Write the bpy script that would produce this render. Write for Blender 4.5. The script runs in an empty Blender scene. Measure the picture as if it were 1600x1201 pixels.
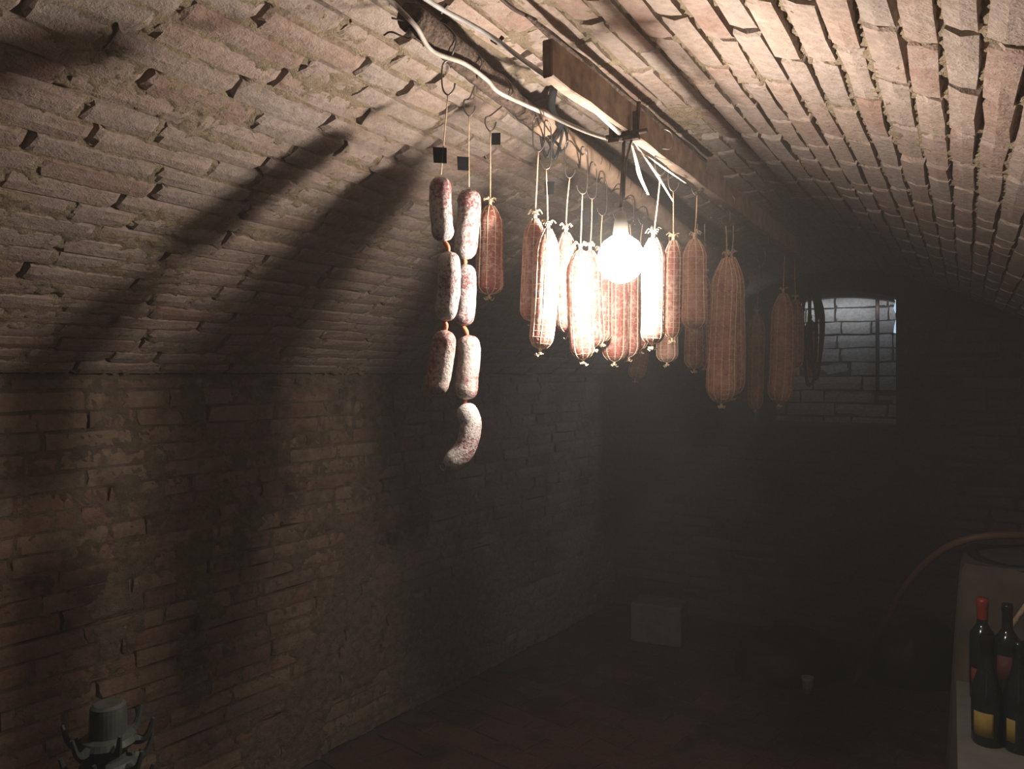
import bpy, math, random
import numpy as np
from mathutils import Vector, Matrix
random.seed(7); rng = np.random.default_rng(7)
sc = bpy.context.scene
COL = sc.collection
# ------------------------------------------------------------------ frame of the cellar
EYE = 1.5                                  # eye height above the floor
YAW = math.atan2(740, 1200)
S_, C_ = math.sin(YAW), math.cos(YAW)      # vault axis direction = (S_, C_), its right-hand normal = (C_, -S_)
def P(n, a, h):                            # n across the vault, a along it, h above the springing line
    return Vector((n*C_ + a*S_, -n*S_ + a*C_, EYE + h))
def W(px, py, Y):                          # a point at distance Y in front of the eye
    return Vector(((px-800)/1200*Y, Y, EYE + (585-py)/1200*Y))
def to_na(v):
    return v[0]*C_ - v[1]*S_, v[0]*S_ + v[1]*C_
# ------------------------------------------------------------------ camera, world, exposure
cam = bpy.data.cameras.new('camera'); camo = bpy.data.objects.new('camera', cam); COL.objects.link(camo)
camo.location = (0, 0, EYE); camo.rotation_euler = (math.pi/2, 0, 0)
cam.sensor_width = 36; cam.lens = 27; cam.shift_y = -15.5/1600; cam.clip_start = 0.02
sc.camera = camo
sc.view_settings.view_transform = 'Standard'; sc.view_settings.look = 'None'
sc.view_settings.gamma = 1; sc.view_settings.use_curve_mapping = False
sc.view_settings.exposure = 0.0
sc.cycles.use_denoising = True
sc.cycles.volume_bounces = 0; sc.cycles.max_bounces = 6; sc.cycles.diffuse_bounces = 2; sc.cycles.sample_clamp_indirect = 3.0
world = bpy.data.worlds.new('world'); sc.world = world; world.use_nodes = True
wn = world.node_tree; wn.nodes.clear()
wo = wn.nodes.new('ShaderNodeOutputWorld'); wb = wn.nodes.new('ShaderNodeBackground')
wb.inputs[0].default_value = (0.35, 0.42, 0.5, 1); wb.inputs[1].default_value = 0.3
wn.links.new(wb.outputs[0], wo.inputs[0])
HAZE = 0.026
wv = wn.nodes.new('ShaderNodeVolumeScatter'); wv.inputs['Density'].default_value = HAZE
wv.inputs['Anisotropy'].default_value = 0.0; wv.inputs['Color'].default_value = (0.98, 0.97, 0.95, 1)
wn.links.new(wv.outputs[0], wo.inputs['Volume'])
LAMP = W(970, 405, 1.45)
def light(name, kind, loc, energy, color, **kw):
    l = bpy.data.lights.new(name, kind); l.energy = energy; l.color = color
    for k, v in kw.items(): setattr(l, k, v)
    o = bpy.data.objects.new(name, l); COL.objects.link(o); o.location = loc; return o
light('lamp_light', 'POINT', LAMP, 22.5, (1.0, 0.86, 0.755), shadow_soft_size=0.017)
def aim(o, target):
    o.rotation_euler = (Vector(target)-o.location).to_track_quat('-Z', 'Y').to_euler()
# daylight from the doorway behind the viewer and from the light shaft in the end wall
dl = light('doorway_daylight', 'AREA', P(-0.2, -1.15, -0.5), 0.6, (0.62, 0.80, 1.0), shape='RECTANGLE', size=0.8, size_y=1.6); aim(dl, P(-1.0, 2.0, -0.1))
sl = light('shaft_daylight', 'AREA', P(-0.78, 5.09, 0.42), 0.42, (0.84, 0.90, 1.0), shape='RECTANGLE', size=0.70, size_y=0.05); aim(sl, P(-0.78, 5.2, 0.38))
sk = light('gap_daylight', 'AREA', P(-0.45, 4.80, 0.25), 0.8, (0.55, 0.70, 1.0), shape='RECTANGLE', size=0.10, size_y=0.20, spread=math.radians(70)); aim(sk, P(-2.15, 3.7, -0.22))

# ------------------------------------------------------------------ materials
def mat(name):
    m = bpy.data.materials.new(name); m.use_nodes = True
    nt = m.node_tree; b = nt.nodes['Principled BSDF']; return m, nt, b
def ramp(nt, src, stops):
    r = nt.nodes.new('ShaderNodeValToRGB'); e = r.color_ramp.elements
    while len(e) < len(stops): e.new(0.5)
    for i, (p, c) in enumerate(stops): e[i].position = p; e[i].color = (*c, 1)
    nt.links.new(src, r.inputs[0]); return r.outputs[0]
def noise(nt, vec, scale, detail=4, rough=0.55):
    n = nt.nodes.new('ShaderNodeTexNoise'); n.inputs['Scale'].default_value = scale
    n.inputs['Detail'].default_value = detail; n.inputs['Roughness'].default_value = rough
    if vec is not None: nt.links.new(vec, n.inputs['Vector'])
    return n.outputs['Fac']
def mix(nt, fac, a, b, mode='MIX'):
    m = nt.nodes.new('ShaderNodeMix'); m.data_type = 'RGBA'; m.blend_type = mode
    for v, s in ((fac, m.inputs[0]), (a, m.inputs[6]), (b, m.inputs[7])):
        if isinstance(v, (int, float)): s.default_value = v
        elif isinstance(v, tuple): s.default_value = (*v, 1)
        else: nt.links.new(v, s)
    return m.outputs[2]
def bump(nt, b, h, dist, strength=1.0):
    bn = nt.nodes.new('ShaderNodeBump'); bn.inputs['Distance'].default_value = dist; bn.inputs['Strength'].default_value = strength
    nt.links.new(h, bn.inputs['Height']); nt.links.new(bn.outputs[0], b.inputs['Normal'])
def math_(nt, op, a, b=None):
    m = nt.nodes.new('ShaderNodeMath'); m.operation = op
    for v, s in ((a, m.inputs[0]), (b, m.inputs[1])):
        if v is None: continue
        if isinstance(v, (int, float)): s.default_value = v
        else: nt.links.new(v, s)
    return m.outputs[0]
def pos(nt): return nt.nodes.new('ShaderNodeNewGeometry').outputs['Position']
def simple(name, col, rough=0.8, metal=0.0, nscale=40, var=0.25, bdist=0.001, coord='world', **kw):
    m, nt, b = mat(name)
    v = pos(nt) if coord == 'world' else nt.nodes.new('ShaderNodeTexCoord').outputs['Object']
    f = noise(nt, v, nscale, 5)
    c = ramp(nt, f, [(0.3, tuple(x*(1-var) for x in col)), (0.7, tuple(min(1, x*(1+var)) for x in col))])
    nt.links.new(c, b.inputs['Base Color']); b.inputs['Roughness'].default_value = rough; b.inputs['Metallic'].default_value = metal
    bump(nt, b, f, bdist)
    for k, x in kw.items(): b.inputs[k].default_value = x
    return m
def brick_mat(name, stops, mould, joined, mould_amt=0.55, stain=None):
    m, nt, b = mat(name); p = pos(nt)
    if joined:
        at = nt.nodes.new('ShaderNodeAttribute'); at.attribute_name = 'rnd'; r = at.outputs['Fac']
    else:
        r = nt.nodes.new('ShaderNodeObjectInfo').outputs['Random']
    base = ramp(nt, r, stops)
    n1 = noise(nt, p, 9, 6); n2 = noise(nt, p, 60, 6, 0.65); n3 = noise(nt, p, 260, 3)
    dust = ramp(nt, n1, [(0.38, (0, 0, 0)), (0.68, (mould_amt,)*3)])
    c = mix(nt, dust, base, mould)
    c = mix(nt, 0.55, c, ramp(nt, n2, [(0.3, (0.45, 0.43, 0.42)), (0.62, (1, 1, 1))]), 'MULTIPLY')
    if stain:
        n4 = noise(nt, p, stain[1], 5, 0.6)
        c = mix(nt, ramp(nt, n4, [(0.52, (0, 0, 0)), (0.66, (0.8,)*3)]), c, stain[0])
    nt.links.new(c, b.inputs['Base Color']); b.inputs['Roughness'].default_value = 0.95
    b.inputs['Specular IOR Level'].default_value = 0.15
    h = math_(nt, 'ADD', math_(nt, 'MULTIPLY', n2, 1.0), math_(nt, 'MULTIPLY', n3, 0.35))
    bump(nt, b, h, 0.006, 0.9)
    return m
def mortar_mat(name, c1, c2):
    m, nt, b = mat(name); p = pos(nt)
    n1 = noise(nt, p, 35, 6, 0.6); n2 = noise(nt, p, 330, 4, 0.7); n0 = noise(nt, p, 3.5, 4)
    c = ramp(nt, n1, [(0.3, c1), (0.65, c2)])
    c = mix(nt, ramp(nt, n0, [(0.4, (0, 0, 0)), (0.7, (0.4,)*3)]), c, (0.30, 0.27, 0.23))
    nt.links.new(c, b.inputs['Base Color']); b.inputs['Roughness'].default_value = 1.0
    b.inputs['Specular IOR Level'].default_value = 0.1
    n3 = noise(nt, p, 120, 5, 0.7)
    bump(nt, b, math_(nt, 'ADD', math_(nt, 'MULTIPLY', n3, 1.2), math_(nt, 'MULTIPLY', n2, 0.6)), 0.011, 1.0)
    return m
PINKS = [(0.0, (0.37, 0.245, 0.195)), (0.25, (0.43, 0.32, 0.26)), (0.5, (0.41, 0.335, 0.28)), (0.75, (0.48, 0.36, 0.29)), (1.0, (0.38, 0.325, 0.28))]
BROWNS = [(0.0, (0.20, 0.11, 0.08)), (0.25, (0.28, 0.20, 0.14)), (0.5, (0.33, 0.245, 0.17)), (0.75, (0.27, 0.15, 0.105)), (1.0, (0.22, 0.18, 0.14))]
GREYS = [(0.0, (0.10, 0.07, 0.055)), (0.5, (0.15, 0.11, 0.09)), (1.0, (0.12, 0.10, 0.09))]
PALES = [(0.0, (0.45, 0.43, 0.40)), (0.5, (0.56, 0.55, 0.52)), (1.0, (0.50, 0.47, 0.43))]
REDS = [(0.0, (0.13, 0.055, 0.04)), (0.5, (0.17, 0.085, 0.06)), (1.0, (0.10, 0.065, 0.05))]
M = {}
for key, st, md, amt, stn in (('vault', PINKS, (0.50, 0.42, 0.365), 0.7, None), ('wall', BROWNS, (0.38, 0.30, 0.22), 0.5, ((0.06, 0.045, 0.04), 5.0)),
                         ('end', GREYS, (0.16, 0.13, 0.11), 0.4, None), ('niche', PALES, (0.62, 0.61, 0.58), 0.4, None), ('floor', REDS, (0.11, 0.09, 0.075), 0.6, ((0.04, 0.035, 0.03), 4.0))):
    M[key] = brick_mat(key+'_brick', st, md, False, amt, stn); M[key+'_j'] = brick_mat(key+'_brick_mass', st, md, True, amt, stn)
M['mortar'] = mortar_mat('lime_mortar', (0.45, 0.345, 0.225), (0.62, 0.50, 0.34))
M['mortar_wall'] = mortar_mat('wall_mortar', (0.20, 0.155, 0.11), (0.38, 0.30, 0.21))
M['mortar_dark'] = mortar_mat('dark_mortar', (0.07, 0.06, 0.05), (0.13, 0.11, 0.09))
M['wood'] = simple('old_wood', (0.27, 0.20, 0.15), 0.9, 0, 30, 0.4, 0.003)
M['wood_dark'] = simple('dark_wood', (0.085, 0.058, 0.042), 0.9, 0, 70, 0.6, 0.012)
M['pole'] = simple('debarked_pole', (0.36, 0.25, 0.175), 0.85, 0, 25, 0.3, 0.003)
M['iron'] = simple('rusty_iron', (0.075, 0.055, 0.045), 0.6, 0.6, 80, 0.4, 0.0008)
M['wire'] = simple('hook_wire', (0.16, 0.14, 0.125), 0.45, 0.8, 80, 0.3, 0.0004)
M['black'] = simple('black_tape', (0.008, 0.008, 0.009), 0.9, 0, 80, 0.2, 0.0004, **{'Specular IOR Level': 0.1})
M['ceramic'] = simple('pale_ceramic', (0.30, 0.27, 0.24), 0.6, 0, 80, 0.05, 0.0002)
M['strap'] = simple('black_strap', (0.02, 0.022, 0.026), 0.7, 0, 90, 0.2, 0.0006)
M['cable_g'] = simple('grey_cable', (0.42, 0.41, 0.39), 0.6, 0, 30, 0.25, 0.0005)
M['cable_w'] = simple('off_white_cable', (0.40, 0.36, 0.31), 0.6, 0, 30, 0.25, 0.0005)
M['strip'] = simple('pale_strip', (0.72, 0.66, 0.55), 0.7, 0, 60, 0.15, 0.0006)
M['string'] = simple('butcher_string', (0.62, 0.45, 0.29), 0.9, 0, 120, 0.2, 0.0006)
M['net'] = simple('elastic_net', (0.80, 0.64, 0.45), 0.9, 0, 120, 0.15, 0.0006)
M['link'] = simple('orange_twine', (0.75, 0.22, 0.11), 0.7, 0, 90, 0.25, 0.001)
M['green'] = simple('green_grey_plastic', (0.06, 0.072, 0.062), 0.55, 0, 60, 0.2, 0.0006)
M['green_dark'] = simple('dark_green_plastic', (0.035, 0.045, 0.042), 0.6, 0, 60, 0.2, 0.0006)
M['glass'] = simple('dark_bottle_glass', (0.012, 0.016, 0.016), 0.12, 0, 60, 0.2, 0.0001)
M['yellow'] = simple('yellow_paper_label', (0.30, 0.21, 0.045), 0.7, 0, 60, 0.12, 0.0002)
M['red'] = simple('red_foil', (0.26, 0.03, 0.02), 0.45, 0, 60, 0.15, 0.0002)
M['redlab'] = simple('red_paper_label', (0.18, 0.03, 0.025), 0.7, 0, 60, 0.15, 0.0002)
M['maroon'] = simple('maroon_paper_label', (0.10, 0.025, 0.035), 0.7, 0, 60, 0.15, 0.0002)
M['tabletop'] = simple('pale_tabletop', (0.20, 0.20, 0.18), 0.6, 0, 12, 0.15, 0.0008)
M['plaster'] = simple('vat_concrete', (0.11, 0.09, 0.075), 0.95, 0, 8, 0.35, 0.006)
M['block'] = simple('concrete_block', (0.15, 0.13, 0.11), 0.95, 0, 14, 0.3, 0.005)
M['hose'] = simple('red_brown_hose', (0.16, 0.07, 0.05), 0.6, 0, 40, 0.2, 0.0006)
M['sack'] = simple('black_plastic_sheet', (0.012, 0.012, 0.014), 0.55, 0, 9, 0.3, 0.004)
M['stick'] = simple('pale_wooden_handle', (0.42, 0.31, 0.22), 0.7, 0, 40, 0.2, 0.001)
def emit(name, col, s):
    m, nt, b = mat(name); b.inputs['Base Color'].default_value = (*col, 1)
    b.inputs['Emission Color'].default_value = (*col, 1); b.inputs['Emission Strength'].default_value = s; return m
M['bulb'] = emit('lit_bulb_glass', (1.0, 0.93, 0.82), 30)
M['day'] = emit('daylight_gap', (0.55, 0.72, 0.95), 0.9)
def meat(name, base, white, amt, sc_=55, contrast=0.12):
    m, nt, b = mat(name); v = nt.nodes.new('ShaderNodeTexCoord').outputs['Object']
    n1 = noise(nt, v, sc_, 6, 0.7); n2 = noise(nt, v, 14, 4); n3 = noise(nt, v, 230, 4)
    s = math_(nt, 'ADD', math_(nt, 'MULTIPLY', n1, 0.7), math_(nt, 'MULTIPLY', n2, 0.5))
    f = ramp(nt, s, [(0.60-amt-contrast, (0, 0, 0)), (0.60-amt+contrast, (1, 1, 1))])
    bc = mix(nt, ramp(nt, n3, [(0.35, (0, 0, 0)), (0.65, (1, 1, 1))]), tuple(x*0.7 for x in base), base)
    c = mix(nt, f, bc, white)
    nt.links.new(c, b.inputs['Base Color']); b.inputs['Roughness'].default_value = 0.6
    b.inputs['Subsurface Weight'].default_value = 0.0
    bump(nt, b, math_(nt, 'ADD', n1, n3), 0.0022, 0.8)
    return m
M['link_meat'] = meat('mouldy_casing', (0.26, 0.075, 0.07), (0.53, 0.50, 0.48), 0.03, 150, 0.07)
M['link_meat_b'] = meat('paler_mouldy_casing', (0.34, 0.12, 0.10), (0.58, 0.51, 0.47), 0.02, 150, 0.08)
M['net_meat'] = meat('netted_meat', (0.42, 0.13, 0.10), (0.60, 0.40, 0.33), -0.02, 90, 0.07)
M['net_meat_b'] = meat('brown_netted_meat', (0.42, 0.19, 0.125), (0.58, 0.38, 0.28), 0.0, 90)
# ------------------------------------------------------------------ mesh helpers
def obj(name, verts, faces, m, parent=None, smooth=False, world_verts=True, origin=None):
    me = bpy.data.meshes.new(name)
    if origin is not None:
        verts = [tuple(Vector(v)-origin) for v in verts]
    me.from_pydata([tuple(v) for v in verts], [], faces); me.update()
    if smooth: me.polygons.foreach_set('use_smooth', [True]*len(me.polygons))
    if m: me.materials.append(m)
    o = bpy.data.objects.new(name, me); COL.objects.link(o)
    if origin is not None: o.location = origin
    if parent is not None:
        o.parent = parent
        if origin is not None and parent.location.length: o.location = origin - parent.location
    return o
def np_mesh(name, V, F, m, parent=None, smooth=False, rnd=None):
    me = bpy.data.meshes.new(name); V = np.asarray(V, np.float32); F = np.asarray(F, np.int32)
    k = F.shape[1]
    me.vertices.add(len(V)); me.vertices.foreach_set('co', V.ravel())
    me.loops.add(F.size); me.loops.foreach_set('vertex_index', F.ravel())
    me.polygons.add(len(F)); me.polygons.foreach_set('loop_start', np.arange(len(F), dtype=np.int32)*k)
    me.polygons.foreach_set('loop_total', np.full(len(F), k, np.int32))
    if rnd is not None:
        at = me.attributes.new('rnd', 'FLOAT', 'POINT'); at.data.foreach_set('value', np.asarray(rnd, np.float32))
    me.update(calc_edges=True); me.validate()
    me.polygons.foreach_set('use_smooth', [smooth]*len(me.polygons))
    me.materials.append(m)
    o = bpy.data.objects.new(name, me); COL.objects.link(o)
    if parent is not None: o.parent = parent
    return o
def empty(name, loc):
    o = bpy.data.objects.new(name, None); COL.objects.link(o); o.location = loc; o.empty_display_size = 0.02; return o
def tag(o, label=None, cat=None, group=None, kind=None):
    for k, v in (('label', label), ('category', cat), ('group', group), ('kind', kind)):
        if v: o[k] = v
    return o
def spline(pts, n):
    pts = [Vector(p) for p in pts]
    if len(pts) == 2: return [pts[0].lerp(pts[1], i/(n-1)) for i in range(n)]
    q = [pts[0]*2-pts[1]] + pts + [pts[-1]*2-pts[-2]]; out = []; k = len(pts)-1
    for i in range(n):
        t = i/(n-1)*k; j = min(int(t), k-1); t -= j
        a, b, c, d = q[j:j+4]
        out.append(0.5*((2*b)+(c-a)*t+(2*a-5*b+4*c-d)*t*t+(3*b-a-3*c+d)*t**3))
    return out
def frames(path):
    T = [(path[min(i+1, len(path)-1)]-path[max(i-1, 0)]).normalized() for i in range(len(path))]
    u = T[0].orthogonal().normalized(); out = []
    for t in T:
        u = (u - t*u.dot(t)).normalized(); out.append((t, u, t.cross(u)))
    return out
def tube_vf(path, r, sides=6, cap=True, V=None, F=None, prof=None, sq=None):
    V = [] if V is None else V; F = [] if F is None else F; b = len(V); fr = frames(path)
    for i, p in enumerate(path):
        rr = r(i/(len(path)-1)) if callable(r) else r
        for k in range(sides):
            a = 2*math.pi*k/sides; q = prof(i/(len(path)-1), a) if prof else 1.0
            V.append(p + (fr[i][1]*math.cos(a) + fr[i][2]*math.sin(a))*rr*q)
    for i in range(len(path)-1):
        for k in range(sides):
            F.append((b+i*sides+k, b+i*sides+(k+1) % sides, b+(i+1)*sides+(k+1) % sides, b+(i+1)*sides+k))
    if cap:
        F.append(tuple(b+k for k in range(sides))[::-1]); F.append(tuple(b+(len(path)-1)*sides+k for k in range(sides)))
    return V, F
def tube(name, pts, r, m, parent=None, n=None, sides=8, origin=None, prof=None):
    path = spline(pts, n or max(2, 5*len(pts)))
    V, F = tube_vf(path, r, sides, prof=prof)
    return obj(name, V, F, m, parent, smooth=True, origin=origin)
def box_vf(c, ax, ay, az, V=None, F=None, bev=0.0):
    V = [] if V is None else V; F = [] if F is None else F; b = len(V)
    for x in (-1, 1):
        for y in (-1, 1):
            for z in (-1, 1): V.append(c + ax*x + ay*y + az*z)
    for f in ((0, 1, 3, 2), (4, 6, 7, 5), (0, 4, 5, 1), (2, 3, 7, 6), (0, 2, 6, 4), (1, 5, 7, 3)): F.append(tuple(b+i for i in f))
    return V, F
def add_bevel(o, w, seg=2):
    md = o.modifiers.new('bevel', 'BEVEL'); md.width = w; md.segments = seg; md.limit_method = 'ANGLE'
def vnoise(x, y, seed=0):
    xi = np.floor(x).astype(np.int64); yi = np.floor(y).astype(np.int64); xf = x-xi; yf = y-yi
    def h(i, j):
        v = (i*374761393 + j*668265263 + seed*974634777) & 0xffffffff
        v = ((v ^ (v >> 13))*1274126177) & 0xffffffff
        return ((v ^ (v >> 16)) & 0xffff)/65535.0
    u = xf*xf*(3-2*xf); w = yf*yf*(3-2*yf)
    return (h(xi, yi)*(1-u)+h(xi+1, yi)*u)*(1-w) + (h(xi, yi+1)*(1-u)+h(xi+1, yi+1)*u)*w
def fbm(x, y, f, octs=4, seed=0, gain=0.5):
    s = 0; t = 0; a = 1
    for k in range(octs):
        s = s + a*vnoise(x*f, y*f, seed+k); t += a; a *= gain; f *= 2.03
    return s/t
# unit brick meshes: face at z = 0 (looks to +z), body to z = -1; x = length, y = width
def unit_brick(i):
    r = random.Random(100+i); nx, ny = 5, 3; V = []; F = []
    xs = [-.5, -.46, 0.05, .46, .5]; ys = [-.5, -.40, .40, .5] if False else [-.5, 0, .5]
    for ix, x in enumerate(xs):
        for iy, y in enumerate(ys):
            e = (ix in (0, 4)) + (iy in (0, 2))
            z = -0.06*e*r.uniform(.4, 1.8) + r.uniform(-.05, .03)
            if e == 2: z -= r.uniform(0, .16)
            V.append((x + (r.uniform(-.012, .012)), y + (r.uniform(-.07, .06)*(1 if iy else -1) if iy != 1 else 0), z))
    for ix in range(4):
        for iy in range(2):
            a = ix*3+iy; F.append((a, a+3, a+4, a+1))
    ring = [0, 3, 6, 9, 12, 13, 14, 11, 8, 5, 2, 1]; b = len(V)
    for k in ring: V.append((V[k][0], V[k][1], -1.0))
    for k in range(12): F.append((ring[k], b+k, b+(k+1) % 12, ring[(k+1) % 12]))
    return V, F
UNITS = [unit_brick(i) for i in range(14)]
def unit_mesh(name, i, m):
    me = bpy.data.meshes.new(name); me.from_pydata(UNITS[i][0], [], UNITS[i][1]); me.materials.append(m); me.update(); return me
def screen_area(mw):                        # size of a piece as it shows in the frame
    q = [mw @ Vector((x, y, 0)) for x, y in ((-.5, -.5), (.5, -.5), (.5, .5), (-.5, .5))]
    s = []
    for v in q:
        if v.y < 0.15: return 0
        s.append((800+v.x/v.y*1200, 585-(v.z-EYE)/v.y*1200))
    cx = sum(p[0] for p in s)/4; cy = sum(p[1] for p in s)/4
    if not (-40 < cx < 1640 and -40 < cy < 1240): return 0
    return abs(sum(s[i][0]*s[(i+1) % 4][1]-s[(i+1) % 4][0]*s[i][1] for i in range(4)))/2
def lay(parent, mats, key, name='brick', limit=300, mass='brick_mass'):
    """mats: world matrices of unit bricks; the largest in view become parts, the rest one mass"""
    order = sorted(range(len(mats)), key=lambda i: -screen_area(mats[i]))
    order_in = [i for i in order if screen_area(mats[i]) > 0][:limit]; keep = set(order_in)
    ms = [unit_mesh(name, i, M[key]) for i in range(14)]
    for i in order_in:
        o = bpy.data.objects.new(name, ms[i % 14]); COL.objects.link(o); o.parent = parent; o.matrix_world = mats[i]
    rest = [i for i in range(len(mats)) if i not in keep]
    if rest:
        U = [np.array(u[0]) for u in UNITS]; FF = np.array(UNITS[0][1]); V = []; F = []; R = []
        for c, i in enumerate(rest):
            mm = np.array(mats[i]); u = U[i % 14]
            V.append(u @ mm[:3, :3].T + mm[:3, 3]); F.append(FF + c*len(u)); R.append(np.full(len(u), random.random()))
        o = np_mesh(mass, np.concatenate(V), np.concatenate(F), M[key+'_j'], parent, rnd=np.concatenate(R)); o['kind'] = 'stuff'
# ------------------------------------------------------------------ vault
A0, A1 = -1.3, 4.65
PW = 1.45; CN = -0.70
def nL(a): return -2.33 + 0.058*a
def nR(a): return 0.80 - 0.04*a
def RR(a): return 0.722 - 0.026*a
def prof(x): # smooth the crown a little
    return 1 - ((x*x+0.004)**0.5)**PW + 0.004**(PW/2)*0.3
_x = np.linspace(-1, 1, 801); _n = np.where(_x < 0, CN+(-_x)*(nL(1.5)-CN), CN+_x*(nR(1.5)-CN)); _h = RR(1.5)*prof(np.abs(_x))
_h -= _h[0]*0
_s = np.concatenate([[0], np.cumsum(np.hypot(np.diff(_n), np.diff(_h)))]); ARC = _s[-1]
def vault(a, s):                            # arrays: a along the axis, s arc length from the left springing
    x = np.interp(s, _s, _x)
    n = np.where(x < 0, CN+(-x)*(nL(a)-CN), CN+x*(nR(a)-CN)); h = RR(a)*prof(np.abs(x))
    return n, h
def vpoint(a, s, d=0.0):                    # d towards the room
    e = 0.004
    n, h = vault(a, s); n2, h2 = vault(a, s+e); n1, h1 = vault(a, s-e)
    tn, th = n2-n1, h2-h1; L = np.hypot(tn, th); tn, th = tn/L, th/L
    return n + th*d, h - tn*d
def surf_world(n, a, h):
    return np.stack([n*C_+a*S_, -n*S_+a*C_, EYE+h], -1)
def courses_on(length, u0, u1, pitch, blen, joint, hj, jitter=0.003, off=0.5):
    """returns bricks as (u_mid, v_mid, len, width) over a strip u0..u1 with v from 0 to length"""
    out = []; v = 0.0; k = 0
    while v < length-0.02:
        p = pitch*random.uniform(0.94, 1.06); p = min(p, length-v)
        u = u0 - random.uniform(0, blen)
        while u < u1:
            L = blen*(random.uniform(.92, 1.06) if random.random() > .12 else random.uniform(.45, .6))
            out.append((u+L/2, v+p/2, L-hj, p-joint, k)); u += L
        v += p; k += 1
    return out
vb = [b for b in courses_on(ARC, A0, A1, 0.0595, 0.250, 0.0115, 0.015) if b[0]-b[2]/2 > A0 and b[0]+b[2]/2 < A1+0.1]
# mortar relief
def mortar_grid(avals, svals, bricks, level, dips, seed):
    A, Sg = np.meshgrid(avals, svals, indexing='ij')
    D = level(A, Sg) + (fbm(A, Sg, 60, 4, seed, 0.75)-0.5)*0.026 + (fbm(A, Sg, 8, 3, seed+9)-0.5)*0.012
    if dips:
        for (u, v, L, w, k) in bricks:
            rr = random.random()
            if rr < dips:
                cu, cv = u+L/2+0.007, v + random.uniform(-.008, .008)
                i0, i1 = np.searchsorted(avals, [cu-0.05, cu+0.05]); j0, j1 = np.searchsorted(svals, [cv-0.07, cv+0.07])
                if i1 > i0 and j1 > j0:
                    a_, s_ = A[i0:i1, j0:j1], Sg[i0:i1, j0:j1]
                    D[i0:i1, j0:j1] -= 0.028*np.exp(-((a_-cu)/0.011)**4-((s_-cv)/(w*0.55))**4)
            elif rr < dips*1.6:
                cu, cv = u + random.uniform(-.3, .3)*L, v+w/2+0.006; hl = random.uniform(.03, .10)
                i0, i1 = np.searchsorted(avals, [cu-0.15, cu+0.15]); j0, j1 = np.searchsorted(svals, [cv-0.04, cv+0.04])
                if i1 > i0 and j1 > j0:
                    a_, s_ = A[i0:i1, j0:j1], Sg[i0:i1, j0:j1]
                    D[i0:i1, j0:j1] -= 0.020*np.exp(-((a_-cu)/hl)**4-((s_-cv)/0.010)**4)
    return A, Sg, D
def grid_faces(nu, nv):
    i = np.arange(nu-1)[:, None]*nv + np.arange(nv-1)[None, :]; i = i.ravel()
    return np.stack([i, i+1, i+nv+1, i+nv], -1)
av = np.concatenate([np.arange(A0, 0.4, 0.02), np.arange(0.4, 2.6, 0.0065), np.arange(2.6, A1+0.02, 0.012)])
sv = np.arange(0, ARC+0.006, 0.0065)
sv[-1] = ARC
mid = float(np.interp(0, _x, _s))
def vlevel(A, Sg):
    t = np.clip((Sg-mid+0.1)/0.3, 0, 1)
    return -0.0052*(1-t) - 0.0095*t
A, Sg, D = mortar_grid(av, sv, vb, vlevel, 0.42, 3)
n_, h_ = vpoint(A, Sg, D)
ceiling = np_mesh('ceiling', surf_world(n_, A, h_).reshape(-1, 3), grid_faces(len(av), len(sv)), M['mortar'], smooth=True)
tag(ceiling, kind='structure')
def basis_mat(c, ex, ey, ez, L, w, t):
    m = Matrix.Identity(4)
    for r in range(3):
        m[r][0] = ex[r]*L; m[r][1] = ey[r]*w; m[r][2] = ez[r]*t; m[r][3] = c[r]
    return m
def vault_mats():
    out = []
    for (u, v, L, w, k) in vb:
        d = 0.001 + random.gauss(0, 0.0018)
        q = []
        for (du, dv) in ((0, 0), (0.03, 0), (0, 0.01)):
            n, h = vpoint(np.array(u+du), np.array(v+dv), d); q.append(P(float(n), u+du, float(h)))
        ex = (q[1]-q[0]).normalized(); ey = (q[2]-q[0]); ey = (ey-ex*ey.dot(ex)).normalized(); ez = ex.cross(ey)
        if ez.z > 0 and v > 0.3 and v < ARC-0.3: ey = -ey; ez = -ez
        nn, _ = vault(np.array(u), np.array(v))
        inward = Vector((0, 0, -1)) + (P(CN, u, -0.6)-q[0]).normalized()*2
        if ez.dot(inward) < 0: ey = -ey; ez = ex.cross(ey)
        tilt = Matrix.Rotation(random.gauss(0, 0.009), 3, ex) @ Matrix.Rotation(random.gauss(0, 0.006), 3, ey) @ Matrix.Rotation(random.gauss(0, 0.006), 3, ez)
        ex, ey, ez = tilt @ ex, tilt @ ey, tilt @ ez
        out.append(basis_mat(q[0], ex, ey, ez, L, w, 0.038))
    return out
lay(ceiling, vault_mats(), 'vault')
# ------------------------------------------------------------------ left wall
HT = EYE - 0.0
lb = courses_on(HT-0.01, A0, A1, 0.0585, 0.255, 0.009, 0.011)
lb = [b for b in lb if b[0]-b[2]/2 > A0 and b[0]+b[2]/2 < A1+0.02]
avw = np.concatenate([np.arange(A0, 1.0, 0.03), np.arange(1.0, 3.4, 0.009), np.arange(3.4, A1+0.02, 0.016)])
svw = np.arange(0, HT+0.012, 0.009)
def wlevel(A, Z):
    patch = fbm(A, Z, 2.1, 5, 31, 0.6)
    low = np.clip((0.62-Z)/0.35, 0, 1)*np.clip((A-1.55)/0.4, 0, 1)
    m = np.clip((patch + 0.16*low - 0.60)/0.03, 0, 1)
    return -0.005 + m*0.011
A, Z, D = mortar_grid(avw, svw, lb, wlevel, 0.16, 51)
LW = 0.018                                  # the wall stands a little behind the springing of the vault
wall_left = np_mesh('wall_left', surf_world(nL(A)-LW+D, A, Z-EYE).reshape(-1, 3), grid_faces(len(avw), len(svw))[:, ::-1], M['mortar_wall'], smooth=True)
tag(wall_left, kind='structure')
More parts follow.
